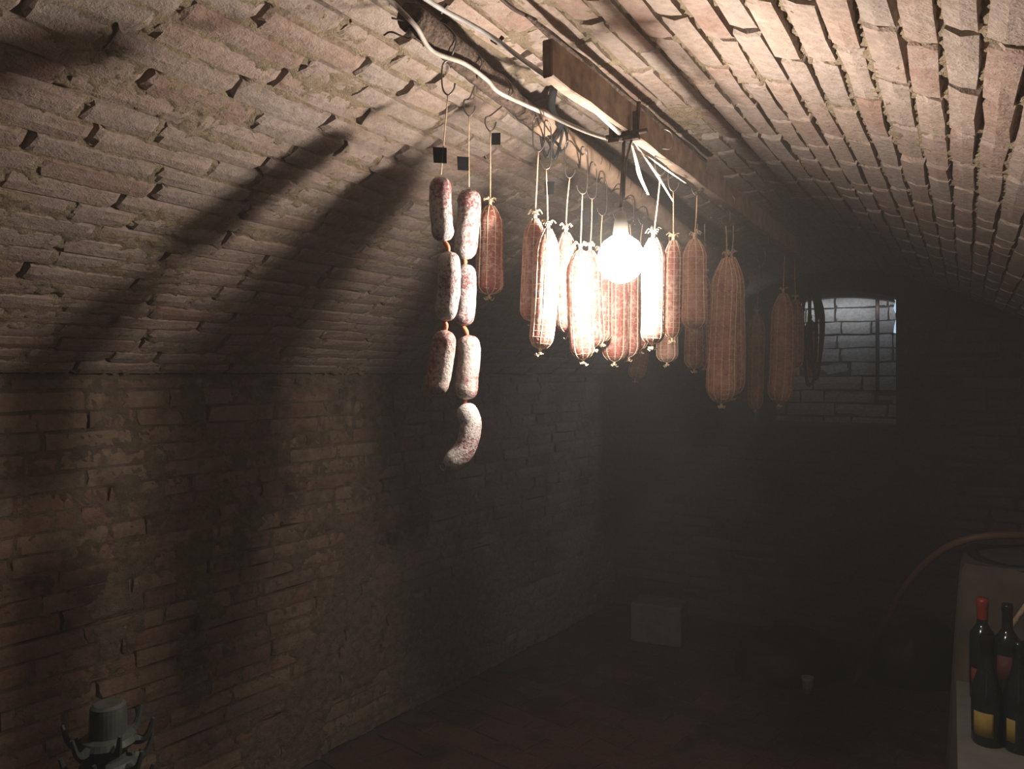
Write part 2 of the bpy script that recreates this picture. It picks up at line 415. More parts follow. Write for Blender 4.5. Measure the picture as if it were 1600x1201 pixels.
def plane_mats(bricks, pt, ex, ez, up, sd=0.0018, thick=0.035, tl=0.006):
    out = []
    for (u, v, L, w, k) in bricks:
        tilt = Matrix.Rotation(random.gauss(0, tl), 3, ex) @ Matrix.Rotation(random.gauss(0, tl*.5), 3, up)
        x, z, y = tilt @ ex, tilt @ ez, tilt @ up
        out.append(basis_mat(pt(u, v) + ez*random.gauss(0, sd), x, y, z, L, w, thick))
    return out
dirL = (P(nL(1), 1, 0)-P(nL(0), 0, 0)).normalized(); UP = Vector((0, 0, 1)); inL = UP.cross(dirL)*-1
if inL.dot(P(1, 0, 0)-P(0, 0, 0)) < 0: inL = -inL
exL = UP.cross(inL)
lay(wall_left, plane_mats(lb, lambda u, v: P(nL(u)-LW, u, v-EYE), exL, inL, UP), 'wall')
# ------------------------------------------------------------------ end wall with arched opening
ON0, ON1, OSILL = -1.17, -0.415, -0.30
def arch(n): x = (n-(ON0+ON1)/2)/((ON1-ON0)/2); return 0.42 + 0.06*(1-x*x)
def vtop(n, a=A1):
    x = abs(n-CN)/((CN-nL(a)) if n < CN else (nR(a)-CN)); return RR(a)*prof(min(1, x))
V = []; F = []
ns = sorted(set(list(np.linspace(nL(A1)-.05, ON0, 8)) + list(np.linspace(ON0, ON1, 13)) + list(np.linspace(ON1, nR(A1)+.05, 10))))
for i in range(len(ns)-1):
    na, nb = ns[i], ns[i+1]
    spans = [(lambda n: -EYE, lambda n: vtop(n)+0.05)]
    if na >= ON0-1e-6 and nb <= ON1+1e-6:
        spans = [(lambda n: -EYE, lambda n: OSILL), (lambda n: arch(n), lambda n: vtop(n)+0.05)]
    for lo, hi in spans:
        b = len(V); V += [P(na, A1, lo(na)), P(nb, A1, lo(nb)), P(nb, A1, hi(nb)), P(na, A1, hi(na))]; F.append((b, b+1, b+2, b+3))
DEEP = 0.55                                 # the recess behind the opening
op = [(ON0, OSILL), (ON1, OSILL)] + [(n, arch(n)) for n in np.linspace(ON1, ON0, 13)]
for i in range(len(op)):
    p, q = op[i], op[(i+1) % len(op)]
    if i == 1: continue                      # right jamb is open to the light shaft
    b = len(V); V += [P(p[0], A1, p[1]), P(q[0], A1, q[1]), P(q[0], A1+DEEP, q[1]), P(p[0], A1+DEEP, p[1])]; F.append((b, b+1, b+2, b+3))
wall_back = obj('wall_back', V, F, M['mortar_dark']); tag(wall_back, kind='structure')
eb = []
for (u, v, L, w, k) in courses_on(2.1, nL(A1), nR(A1), 0.062, 0.255, 0.011, 0.012):
    h = v-EYE
    l, r = u-L/2, u+L/2
    if h+w/2 > min(vtop(l), vtop(r)) - 0.005 or l < nL(A1) or r > nR(A1): continue
    if OSILL-w/2 < h < arch(min(max(u, ON0), ON1))+w/2:
        if l < ON1 and r > ON0:
            if l < ON0-0.05: r = ON0
            elif r > ON1+0.05: l = ON1
            else: continue
    eb.append(((l+r)/2, v, r-l, w, k))
nd = (P(1, 0, 0)-P(0, 0, 0)); ad = (P(0, 1, 0)-P(0, 0, 0))
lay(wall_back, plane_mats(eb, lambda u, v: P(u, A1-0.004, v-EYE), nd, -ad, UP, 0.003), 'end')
# recess: back wall of pale blocks, side shaft
b0 = A1+DEEP
niche = obj('wall_niche', *box_vf(P(-0.45, b0+0.03, 0.15), nd*0.95, ad*0.02, UP*0.75), M['mortar_dark']); tag(niche, kind='structure')
nbk = [b for b in courses_on(1.15, -1.3, 0.1, 0.085, 0.30, 0.010, 0.012)]
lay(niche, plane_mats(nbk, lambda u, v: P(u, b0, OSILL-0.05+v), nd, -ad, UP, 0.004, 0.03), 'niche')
# ------------------------------------------------------------------ right wall and the wall behind the viewer (with its doorway)
rb = courses_on(EYE-0.02, A0, A1, 0.0585, 0.255, 0.011, 0.012)
V = [P(nR(A0), A0, -EYE), P(nR(A1), A1, -EYE), P(nR(A1), A1, 0.02), P(nR(A0), A0, 0.02)]
wall_right = obj('wall_right', V, [(0, 1, 2, 3)], M['mortar_wall']); tag(wall_right, kind='structure')
dirR = (P(nR(1), 1, 0)-P(nR(0), 0, 0)).normalized(); inR = UP.cross(dirR)
if inR.dot(nd) > 0: inR = -inR
exR = UP.cross(inR)
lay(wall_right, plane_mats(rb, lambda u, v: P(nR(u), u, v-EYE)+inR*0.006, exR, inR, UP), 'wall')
V = []; F = []
for (n0, n1, h0, h1) in ((nL(A0)-.05, -0.75, -EYE, 0.85), (0.35, nR(A0)+.05, -EYE, 0.85), (-0.75, 0.35, 0.45, 0.85)):
    b = len(V); V += [P(n0, A0, h0), P(n1, A0, h0), P(n1, A0, h1), P(n0, A0, h1)]; F.append((b, b+1, b+2, b+3))
wf = obj('wall_front', V, F, M['mortar_wall']); tag(wf, kind='structure')
# ------------------------------------------------------------------ floor
V = [P(-2.5, A0-.3, -EYE-0.006), P(1.3, A0-.3, -EYE-0.006), P(1.3, A1+.1, -EYE-0.006), P(-2.5, A1+.1, -EYE-0.006)]
floor = obj('floor', V, [(0, 1, 2, 3)], M['mortar_dark']); tag(floor, kind='structure')
fm = []
ang = math.radians(9); fx = (nd*math.cos(ang)-ad*math.sin(ang)); fy = (nd*math.sin(ang)+ad*math.cos(ang))
for j in range(-12, 45):
    for i in range(-12, 12):
        L, w = 0.285, 0.142
        c = P(-0.7, 1.7, -EYE) + fx*((i+(j % 2)*.5)*L) + fy*((j-14)*w)
        n, a = to_na(c)
        if not (nL(a)-0.02 < n-0.02 and n < nR(a)-0.1 and A0+.1 < a < A1-0.1): continue
        if n - 0.16 < nL(a):
            cut = nL(a)-(n-L/2)
            if cut > 0.02: c = c + fx*cut/2; L -= cut
            if L < 0.06: continue
        tilt = Matrix.Rotation(random.gauss(0, .01), 3, fx) @ Matrix.Rotation(random.gauss(0, .006), 3, fy)
        fm.append(basis_mat(c+UP*random.gauss(0.001, 0.0015), tilt @ fx, tilt @ fy, tilt @ UP, L-0.008, w-0.008, 0.025))
lay(floor, fm, 'floor', 'tile', 300, 'tile_mass')

# ------------------------------------------------------------------ poles, board, cables
def rough_pole(name, p0, p1, r, m, label, cat, lump=0.12, squash=1.0, seed=0, bend=0.0):
    c = empty(name, p0); path = [Vector(p0).lerp(Vector(p1), i/40) + UP*bend*math.sin(i/40*math.pi) for i in range(41)]
    f = lambda t, a: 1 + lump*(float(fbm(np.array(t*9.0), np.array((math.cos(a)+1.5)*1.3), 1, 3, seed))-0.5)*2 + 0.05*math.sin(3*a+4*t)
    V, F = tube_vf(path, r, 16, prof=f)
    o = obj('shaft', V, F, m, c, smooth=True, origin=Vector(p0)); return tag(c, label, cat)
PA, PB = W(640, 24, 1.28), W(862, 208, 1.83)
rough_pole('wooden_stake', PA, PB, 0.024, M['wood_dark'], 'short dark rough wooden stake that carries the leftmost hooks under the vault', 'stake', 0.25, seed=3)
RA, RB = W(842, 186, 1.73), W(1160, 440, 2.96)
rough_pole('round_pole', RA, RB, 0.026, M['pole'], 'long pale debarked round pole carrying most of the meat hooks, behind the lamp', 'pole', 0.08, seed=8)
def pole_at(px):                            # point of the two-piece pole above a given bearing
    for p, q in ((PA, PB), (RA, RB)):
        for i in range(401):
            v = Vector(p).lerp(Vector(q), i/400)
            if 800+v.x/v.y*1200 >= px: return v
    return Vector(RB)
BN = -0.58
def bn_Y(px): return -BN/(S_-C_*(px-800)/1200)
b_near, b_far = P(BN, 1.045, 0.462), P(BN, 3.0, 0.425)
bc = (b_near+b_far)/2; bd = (b_far-b_near)/2
bV, bF = [], []
N = 30
for i in range(N+1):
    p = b_near.lerp(b_far, i/N)
    for (dn, dh) in ((-.010, 0), (.010, 0), (.010, .060), (-.010, .060)):
        w = 0.0018*math.sin(i*1.7+dn*400)+random.uniform(-.0012, .0012)
        bV.append(p + nd*(dn+w) + UP*(dh+random.uniform(-.0015, .0015)))
for i in range(N):
    for k in range(4): bF.append((i*4+k, i*4+(k+1) % 4, (i+1)*4+(k+1) % 4, (i+1)*4+k))
bF += [(3, 2, 1, 0), (N*4, N*4+1, N*4+2, N*4+3)]
board = obj('wooden_board', bV, bF, M['wood'], origin=b_near); add_bevel(board, 0.002, 1)
tag(board, 'sawn grey-brown wooden board on edge hanging under the vault crown', 'board')
# dark strip put in for the band of shade between board and vault
lt = obj('board_shade_strip', *tube_vf([W(822, 24, 1.37).lerp(W(1100, 252, 2.22), i/40) for i in range(41)], lambda t: min(0.010, 0.003+0.05*t), 6, prof=lambda t, a: 1+.25*math.sin(t*31)*math.sin(3*a+t*9)), M['wood_dark'], origin=W(822, 24, 1.37))
tag(lt, 'added thin dark strip for the band of shade above and beside the hanging board', 'shade_strip')
o = tube('grey_cable', [W(650, -12, 1.26), W(690, 14, 1.32), W(735, 38, 1.36), W(775, 62, 1.38), W(815, 92, 1.36), W(856, 120, 1.23), W(905, 150, 1.30), W(968, 208, 1.44)], 0.0045, M['cable_g'], n=60, origin=W(650, -12, 1.26))
tag(o, 'straight grey cable clipped along the vault and running to the board', 'cable')
for px, py, Y in ((690, 13, 1.325), (777, 63, 1.385)):
    c = W(px, py, Y); V, F = tube_vf([c+nd*0.012+UP*0.004, c+UP*-.006, c-nd*0.012+UP*0.004], 0.004, 6)
    k = obj('cable_clip', V, F, M['iron'], o, origin=None)
    k.matrix_world = Matrix.Identity(4)
    k.parent = o; k.matrix_parent_inverse = Matrix.Translation(-o.location)
o = tube('white_cable', [W(596, -14, 1.20), W(622, 12, 1.22), W(650, 42, 1.24), W(676, 80, 1.32), W(725, 99, 1.40), W(760, 124, 1.45), W(778, 143, 1.48), W(819, 163, 1.56), W(862, 182, 1.60), W(912, 204, 1.55), W(950, 216, 1.49), W(972, 219, 1.445)], 0.0042, M['cable_w'], n=110, origin=W(596, -14, 1.20))
tag(o, 'loose off-white electric cable draped along the stake towards the lamp bracket', 'cable')
o = tube('thin_cable', [W(772, -12, 1.3), W(800, 12, 1.36), W(822, 24, 1.4), W(838, 32, 1.39)], 0.0035, M['iron'], n=60, origin=W(772, -12, 1.3))
tag(o, 'thin dark wire at the top edge running to the end of the added shade strip', 'cable')
o = tube('wire_loop', [W(612, 28, 1.26), W(645, 38, 1.28), W(640, 60, 1.31), W(612, 50, 1.30), W(600, 55, 1.31)], 0.0016, M['iron'], n=30, origin=W(612, 28, 1.26))
tag(o, 'thin loose wire loop left of the stake end', 'wire')
# bracket clamped on the board, rod, bulb
br0 = W(975, 215, 1.45); br = empty('lamp_bracket', br0)
V, F = box_vf(br0 + UP*-.003, nd*0.030, ad*0.007, UP*0.004)
for s in (-1, 1): box_vf(br0 + nd*0.024*s + UP*0.020, nd*0.004, ad*0.007, UP*0.024, V, F)
obj('clamp', V, F, M['iron'], br, origin=br0)
tube('bolt', [br0-nd*0.036+UP*0.006, br0+nd*0.046+UP*0.006], 0.005, M['iron'], br, n=3, origin=br0)
tube('spike', [br0+nd*0.026+UP*0.01, br0+nd*0.030+UP*0.062], 0.004, M['iron'], br, n=4, origin=br0)
tag(br, 'rusty iron clamp on the board from which the lamp hangs', 'bracket')
lc = empty('bulb_lamp', LAMP)
tube('rod', [br0+UP*-.004, LAMP+UP*0.098], 0.0032, M['iron'], lc, n=4, origin=LAMP)
tube('wire', [br0+nd*0.016+UP*-.004, br0+nd*.004+UP*-.05, LAMP+UP*0.11+nd*.006], 0.002, M['iron'], lc, n=10, origin=LAMP)
V, F = tube_vf([LAMP+UP*z for z in (0.090, 0.086, 0.068, 0.050, 0.043)], lambda t: (0.005, 0.010, 0.013, 0.015, 0.014)[round(t*4)], 16)
obj('socket', V, F, M['ceramic'], lc, smooth=True, origin=LAMP)
pr = [(0.047, 0.012), (0.043, 0.019), (0.033, 0.033), (0.018, 0.041), (0.0, 0.0455), (-0.018, 0.0415), (-0.033, 0.031), (-0.043, 0.014), (-0.046, 0.001)]
V, F = tube_vf([LAMP+UP*z for z, r in pr], lambda t: pr[round(t*8)][1], 24)
bulb = obj('bulb', V, F, M['bulb'], lc, smooth=True, origin=LAMP)
bulb.visible_shadow = False
tag(lc, 'bare glowing round bulb hanging among the netted salamis', 'lamp')
# pale strips hanging at the bracket
def strip(name, pts, w, label, cat, m=M['strip'], grp=None):
    path = spline(pts, 14); V = []; F = []
    for i, p in enumerate(path):
        t = i/13; ww = w*(0.5+1.2*t if t < .6 else (1.22-1.6*(t-.6)))
        V += [p-nd*ww-ad*0.001, p+nd*ww-ad*0.001, p+nd*ww+ad*0.001, p-nd*ww+ad*0.001]
    for i in range(13):
        for k in range(4): F.append((i*4+k, i*4+(k+1) % 4, i*4+4+(k+1) % 4, i*4+4+k))
    F += [(3, 2, 1, 0), (52, 53, 54, 55)]
    o = obj(name, V, F, m, smooth=False, origin=Vector(pts[0])); return tag(o, label, cat, grp)
strip('pale_strip', [W(986, 222, 1.46), W(994, 250, 1.47), W(1000, 275, 1.48), W(1013, 304, 1.49)], 0.0034, 'short pale curled strip hanging from the bracket just above the lamp', 'strip')
strip('pale_strip', [W(990, 221, 1.45), W(1012, 252, 1.50), W(1032, 282, 1.55), W(1052, 315, 1.60)], 0.0022, 'longer pale strip trailing right from the bracket', 'strip')
strip('pale_strip', [W(988, 228, 1.46), W(1020, 250, 1.51), W(1045, 268, 1.56), W(1071, 286, 1.62)], 0.0022, 'pale split sliver lying along the underside of the board', 'strip')
# strap and knot joining stake and pole
kn = W(862, 205, 1.75); kt = empty('black_strap', kn)
pn, pa = to_na(kn); 
tube('strap', [kn+UP*0.095+nd*0.005, kn+UP*0.05, kn+UP*0.0+nd*0.028], 0.009, M['strap'], kt, n=10, origin=kn)
for i, (dx, dz) in enumerate(((-.012, -.058), (.008, -.064), (.026, -.050))):
    tube('loop', [kn+nd*(-.03)+UP*0.01, kn+nd*(dx-.012)+UP*-.03, kn+nd*dx+UP*dz, kn+nd*(dx+.014)+UP*-.03, kn+nd*.032+UP*0.012], 0.0032, M['strap'], kt, n=24, sides=6, origin=kn)
tag(kt, 'black strap with hanging loops lashing the stake to the round pole', 'strap')
# ------------------------------------------------------------------ hooks
def hook(top, bot, label=None, flip=1, group=None, r=0.0016, R=0.024):
    """wire S-hook: bent over the bar at `top` (bar centre), small crook holding the string at `bot`"""
    top = Vector(top); bot = Vector(bot); v = Vector((flip, 0, 0)); r2 = 0.010
    H = (top.z-bot.z)
    sh = Vector((bot.x+r2*flip, bot.y, top.z-H*0.42))
    pts = [top+v*R*0.95+UP*-.012, top+v*R*1.02+UP*0.008, top+UP*(R*1.08), top-v*R*1.02+UP*0.006, top-v*R*0.85+UP*-.022,
           sh+UP*H*0.12-v*0.012, sh, Vector((bot.x+r2*flip, bot.y, bot.z+0.012)), bot+UP*-.0015, bot-v*r2+UP*0.008, bot-v*r2*1.25+UP*0.019]
    V, F = tube_vf(spline(pts, 44), r, 6)
    o = obj('meat_hook', V, F, M['wire'], smooth=True, origin=top)
    return tag(o, label, 'hook', group)
# ------------------------------------------------------------------ sausages
def body(name, spine, r, m, parent, origin, lump=0.06, seed=0, netted=0, n=46, sides=36, endpow=0.42):
    path = spline(spine, n); ph = seed*1.7
    def rad(t):
        if netted:
            top = min(1, 0.30+0.70*math.sin(min(1, t/0.20)*math.pi/2)) if t < .2 else 1
            bt = min(1, ((1-t)/0.13))
            return r*max(.05, top*(math.sqrt(max(0, 1-(1-bt)**2))))*(1+.05*math.sin(t*4+seed))
        e = min(t, 1-t)*2
        return r*max(0.05, (1-(1-min(1, e*2.6))**2.4)**endpow if e*2.6 < 1 else 1)
    def pf(t, a):
        q = 1 + lump*(float(fbm(np.array(t*7+ph), np.array(math.cos(a)*1.5+math.sin(a)*.7+4+ph), 1, 4, seed))-0.5)*2
        if netted: q += 0.07*abs(math.sin(a*netted/2)) + 0.03*abs(math.sin(t*math.pi*len_net))
        return q
    L = sum((path[i+1]-path[i]).length for i in range(n-1)); len_net = max(4, round(L/0.014))
    V, F = tube_vf(path, rad, sides, prof=pf)
    return obj(name, V, F, m, parent, smooth=True, origin=origin), path, rad, L
def netting(path, rad, L, parent, origin, k=9, thick=0.0012, m=None):
    V, F = [], []; fr = frames(path); n = len(path)
    lum = 1.03
    for j in range(k):
        a = 2*math.pi*(j/k)
        pts = [path[i]+(fr[i][1]*math.cos(a)+fr[i][2]*math.sin(a))*(rad(i/(n-1))*lum+0.0006) for i in range(n)]
        tube_vf(pts, thick, 4, V=V, F=F)
    hoops = max(4, round(L/0.014))
    for h in range(1, hoops):
        t = h/hoops; i = t*(n-1); i0 = min(int(i), n-2); q = i-i0
        c = path[i0].lerp(path[i0+1], q); u, w = fr[i0][1], fr[i0][2]; rr = rad(t)*lum+0.0006
        ring = [c+(u*math.cos(x)+w*math.sin(x))*rr + UP*0.002*math.sin(x*k) for x in np.linspace(0, 2*math.pi, 19)]
        tube_vf(ring, thick*0.8, 3, cap=False, V=V, F=F)
    return obj('netting', V, F, m or M['net'], parent, origin=origin)
def tuft(p, d, parent, origin, size=0.016, seed=1, name='tied_end'):
    r = random.Random(seed); V, F = [], []; d = Vector(d).normalized(); s = d.orthogonal().normalized(); w = d.cross(s)
    tube_vf([p-d*size*.5, p+d*size*.05, p+d*size*.5], lambda t: size*(.30, .20, .34)[round(t*2)], 8, V=V, F=F)
    for k in range(16):
        a = r.uniform(0, 6.28); q = s*math.cos(a)+w*math.sin(a); l = size*r.uniform(.4, 1.0)
        tube_vf(spline([p, p+d*l*.5+q*l*.25, p+d*l*r.uniform(.6, 1)+q*l*.6, p+d*l*r.uniform(.2, .8)+q*l*.95], 7), 0.0011, 4, V=V, F=F)
    return obj(name, V, F, M['net'], parent, smooth=True, origin=origin)
def string(p0, p1, parent, origin, r=0.0013, m=None):
    mid_ = (p0+p1)/2 + Vector((random.uniform(-.002, .002), 0, 0))
    return tube('string', [p0, mid_, p1], r, m or M['string'], parent, n=8, sides=6, origin=origin)
def tape(c, parent, origin, w=0.013, h=0.013, skew=0.1, side=1):
    V = []
    for (x, z) in ((0, h), (w*2*side, h*(1+skew)), (w*2*side*(1-skew*.5), -h*(1-skew)), (0, -h)):
        V.append(c+Vector((x, -0.001, z)))
    V += [v+Vector((0, .002, 0)) for v in V]
    F = [(0, 1, 2, 3), (7, 6, 5, 4)] + [(i, i+4, (i+1) % 4+4, (i+1) % 4) for i in range(4)]
    o = obj('tape_flag', V, F, M['black'], parent, origin=origin); o['label'] = 'black tape flag on the string'; return o
def strand(name, Y, hk, links, tapept, label, top, side=-1, meatm=('link_meat', 'link_meat_b')):
    """links: list of (spine pixels, width px)"""
    hp = W(hk[0], hk[1], Y); root = empty(name, hp)
    prev = hp
    for i, (sp, wpx) in enumerate(links):
        pts = [W(x, y, Y) for x, y in sp]
        nm = 'sausage_link'
        body(nm, pts, wpx/2400*Y, M[meatm[(i+1) % 2 if i else 0]] if len(meatm) > 1 else M[meatm[0]], root, hp, 0.07, seed=i+3*len(name)+int(Y*100), n=30, endpow=0.5)
        if i == 0:
            string(hp, pts[0]+UP*0.004, root, hp, 0.0011)
        else:
            V, F = tube_vf(spline([prev+UP*.002, (prev+pts[0])/2+Vector((.0015, 0, 0)), pts[0]-UP*.002], 8), lambda t: 0.0028+0.0022*math.sin(t*math.pi), 8)
            obj('twine_twist', V, F, M['link'], root, smooth=True, origin=hp)
        prev = pts[-1]
    V, F = tube_vf(spline([prev+UP*.004, prev-UP*.004+Vector((-.004, 0, 0)), prev-UP*.002+Vector((-.010, 0, 0)), prev+UP*.006+Vector((-.012, -.002, 0))], 10), 0.0012, 5)
    obj('string_end', V, F, M['string'], root, smooth=True, origin=hp)
    tape(W(*tapept, Y), root, hp, side=side, w=0.0125, h=0.014)
    return tag(root, label, 'salami', 'salami strings and netted salamis hanging under the vault')
Y1, Y2, Y3 = 1.385, 1.593, 1.69
strand('sausage_string', Y1, (700, 147), [([(689, 276), (688, 310), (690, 345), (694, 378)], 35), ([(701, 392), (702, 430), (700, 465), (694, 502)], 36), ([(696, 515), (692, 550), (686, 585), (677, 616)], 38)], (698, 243),
       'string of three whitish mouldy sausages, leftmost under the vault', None)
strand('sausage_string', Y2, (733, 180), [([(733, 295), (733, 330), (729, 370), (725, 406)], 37), ([(726, 412), (728, 445), (726, 480), (722, 509)], 34), ([(731, 523), (733, 555), (730, 590), (727, 625)], 36), ([(724, 630), (735, 662), (727, 700), (697, 731)], 34)], (733, 256),
       'string of four mouldy sausages with a curved lowest one', None)
def salami(px, top, bot, wpx, Y, hk=None, m='net_meat', label='', bend=0, tp=None, k=9, tapeside=1, dx=0, tail=True, knot_top=True, seed=None):
    seed = seed if seed is not None else int(px)
    hp = W(hk[0], hk[1], Y) if hk else W(px, top-40, Y)
    root = empty('netted_salami', hp)
    pts = [W(px, top, Y), W(px+bend*.6+dx*.33, top+(bot-top)*.35, Y), W(px+bend+dx*.66, top+(bot-top)*.7, Y), W(px+dx, bot, Y)]
    _, path, rad, L = body('meat', pts, wpx/2400*Y, M[m], root, hp, 0.05, seed=seed % 50, netted=k)
    netting(path, rad, L, root, hp, k)
    if knot_top: tuft(pts[0]+UP*0.006, UP, root, hp, 0.019, seed)
    if tail: tuft(pts[-1]-UP*0.003, -UP, root, hp, 0.013, seed+5)
    string(hp, pts[0]+UP*0.004, root, hp, 0.0016 if Y < 2.6 else .002)
    if tp: tape(W(tp[0], tp[1], Y), root, hp, side=tapeside, w=0.010, h=0.013, skew=0.05)
    return tag(root, label, 'salami', 'salami strings and netted salamis hanging under the vault')
SL = [
 # px, top, bottom, width, Y, hook, material, label, options
 (766, 322, 460, 40, Y3, (766, 204), 'net_meat', 'short netted salami alone, third from the left, black tag high on its string', dict(tp=(768, 217), k=10, dx=-2)),
 (836, 342, 502, 34, 1.63, (841, 236), 'net_meat', 'left salami of the pair under the black strap loops', dict(dx=-5, k=9, tail=True)),
 (856, 358, 546, 36, 1.583, (853, 263), 'net_meat', 'longer overlapped salami of the pair under the black strap loops, small black tag', dict(dx=-12, bend=2, tp=(851, 294), tapeside=1)),
 (884, 364, 520, 33, 1.705, (890, 277), 'net_meat', 'salami with a looped top knot, left of the bright middle cluster', dict(dx=4, bend=-3)),
 (907, 392, 562, 36, 1.68, (910, 302), 'net_meat', 'longest salami of the cluster left of the lamp, knotted bottom end', dict(dx=4, bend=-2, tp=(907, 338), tapeside=1)),
 (922, 392, 542, 32, 1.80, (925, 310), 'net_meat', 'salami half hidden behind the longest one left of the lamp', dict(dx=6, tp=(922, 340), tapeside=1)),
 (939, 398, 534, 30, 1.90, (941, 336), 'net_meat', 'narrow salami just left of the lamp', dict(dx=2)),
 (962, 400, 565, 37, 1.98, (966, 345), 'net_meat', 'salami hanging directly behind and under the lamp', dict(dx=-2)),
 (985, 395, 558, 30, 2.06, (984, 350), 'net_meat', 'salami behind the lamp, right of the one directly under it', dict(dx=-3, k=8)),
 (1000, 400, 546, 24, 2.16, (1004, 350), 'net_meat', 'thin salami behind, between the lamp and the brightest salami', dict()),
 (1004, 470, 592, 24, 2.70, (1010, 372), 'net_meat_b', 'low tilted salami end showing below the lamp cluster', dict(dx=-12, bend=4)),
 (1021, 372, 538, 36, 1.59, (1032, 273), 'net_meat', 'brightest salami, right of the lamp, with a tasselled bottom', dict(dx=-2, bend=1)),
 (1052, 376, 528, 28, 1.86, (1052, 298), 'net_meat', 'dim salami just right of the brightest one', dict(dx=-2)),
 (1042, 450, 566, 30, 2.35, (1046, 360), 'net_meat_b', 'salami behind, its round end showing right below the brightest one', dict(dx=0)),
 (1085, 374, 514, 36, 1.84, (1089, 305), 'net_meat_b', 'single salami with a frayed collar, second right of the brightest', dict()),
 (1085, 440, 576, 28, 2.10, (1090, 350), 'net_meat_b', 'paler salami hanging low behind the one with the frayed collar', dict(k=8)),
 (1101, 430, 572, 18, 2.30, (1101, 350), 'net_meat_b', 'slim salami wedged left of the largest salami', dict(k=7)),
 (1135, 404, 630, 42, 2.02, (1134, 352), 'net_meat_b', 'largest salami, front one of the long pair right of the lamp', dict(dx=-8, bend=-2, k=12)),
 (1143, 402, 618, 36, 2.14, (1146, 352), 'net_meat_b', 'rear one of the long pair right of the lamp', dict(dx=1, k=10)),
 (1183, 490, 640, 24, 3.05, (1187, 412), 'net_meat_b', 'small dark salami far back before the lit recess', dict(dx=-3, k=8)),
 (1224, 458, 630, 34, 2.65, (1226, 400), 'net_meat_b', 'rightmost salami, silhouetted against the lit recess', dict(dx=-7, bend=2, k=9)),
 (1243, 468, 575, 24, 2.95, (1242, 405), 'net_meat_b', 'dark salami right behind the rightmost one', dict(dx=-2, k=8)),
 (1266, 500, 590, 18, 3.5, (1266, 430), 'net_meat_b', 'faint small salami behind the black strap bundle', dict(k=7)),
]
for (px, t, b, w, Y, hk, m, lab, kw) in SL:
    salami(px, t, b, w, Y, hk, m, lab, **kw)
HL = ['hook of the leftmost sausage string', 'hook of the curved-ended sausage string', 'hook of the short lone netted salami']
def bar_over(px, Y, board_):
    return P(BN, to_na(W(px, 585, Y))[1], 0.455) if board_ else None
hooks = [((686, 82), (700, 147), Y1, 0, 'dark wire hook holding the leftmost sausage string', -1),
         ((727, 112), (733, 180), Y2, 0, 'dark wire hook holding the four-sausage string', -1),
         ((777, 140), (766, 204), Y3, 0, 'dark wire hook holding the short lone netted salami', -1),
         ((846, 186), (841, 236), 1.63, 0, 'wire hook holding the left salami under the strap loops', -1),
         ((866, 215), (853, 263), 1.583, 0, 'wire hook with a long bent tip under the strap loops', 1),
         ((893, 240), (890, 277), 1.705, 0, 'wire hook on the round pole, first right of the strap', -1),
         ((921, 262), (910, 302), 1.68, 0, 'wire hook on the round pole, second right of the strap', 1),
         ((934, 268), (925, 310), 1.80, 0, 'wire hook on the round pole, third right of the strap', 1),
         ((948, 280), (941, 336), 1.90, 0, 'wire hook on the round pole, fourth right of the strap', 1),
         ((968, 300), (966, 345), 1.98, 0, 'wire hook on the round pole above the bulb', 1),
         ((985, 312), (984, 350), 2.06, 0, 'wire hook behind the lamp rod', 1),
         ((1005, 322), (1004, 350), 2.16, 0, 'wire hook right of the lamp rod', 1),
         ((1038, 215), (1032, 273), 1.59, 1, 'wire hook on the board holding the brightest salami', -1),
         ((1056, 235), (1052, 298), 1.70, 1, 'wire hook on the board, second from the brightest salami', -1),
         ((1093, 262), (1089, 305), 1.84, 1, 'wire hook on the board above the frayed-collar salami', 1),
         ((1138, 315), (1134, 352), 2.02, 1, 'wire hook above the largest salami', 1),
         ((1192, 375), (1190, 414), 2.40, 1, 'empty wire hook right of the largest salami', 1)]
for (tp, bt, Y, onb, lab, fl) in hooks:
    tpv = W(tp[0], tp[1], Y) if onb or tp[0] > 1100 else pole_at(tp[0])
    hook(tpv, W(bt[0], bt[1], Y), lab, fl, 'wire hooks on the poles and the board', R=0.029 if not onb else 0.016)
# ------------------------------------------------------------------ far bundle of black straps
bp = W(1266, 430, 3.2); bun = empty('strap_bundle', bp)
for i, (x0, w, y1) in enumerate(((1256, 9, 560), (1264, 12, 600), (1270, 16, 575), (1262, 18, 520), (1274, 8, 590))):
    tube('strap_loop', [W(1264, 432, 3.2), W(x0-w, 432+(y1-432)*.45, 3.2+.03*i), W(x0-w*.3, y1-8, 3.2), W(x0+2, y1, 3.2), W(x0+w*.7, y1-14, 3.2), W(x0+w, 432+(y1-432)*.4, 3.2-.02*i), W(1266, 432, 3.2)], 0.007, M['strap'], bun, n=36, sides=6, origin=bp)
tag(bun, 'bundle of black straps hanging in front of the lit recess', 'straps')
# far pipe and daylight gap in the recess
o = tube('pipe', [P(-0.56, b0-0.06, 0.50), P(-0.56, b0-0.06, -0.12)], 0.012, M['iron'], n=4, origin=P(-0.56, b0-0.06, 0.5)); tag(o, 'dark vertical pipe on the pale wall inside the recess', 'pipe')
V = []; pts = [(0.44, .035), (0.42, .020), (0.38, .030), (0.33, .014), (0.28, .026), (0.24, .03), (0.232, .004), (0.18, .006), (0.10, .003)]
for h, w in pts: V += [P(ON1-w-0.004, A1+0.24, h), P(ON1+0.02, A1+0.24, h), P(ON1+0.02, A1+0.26, h), P(ON1-w-0.004, A1+0.26, h)]
F = []
for i in range(len(pts)-1):
    for k in range(4): F.append((i*4+k, i*4+(k+1) % 4, i*4+4+(k+1) % 4, i*4+4+k))
o = obj('window_1', V, F, M['day']); tag(o, kind='structure')
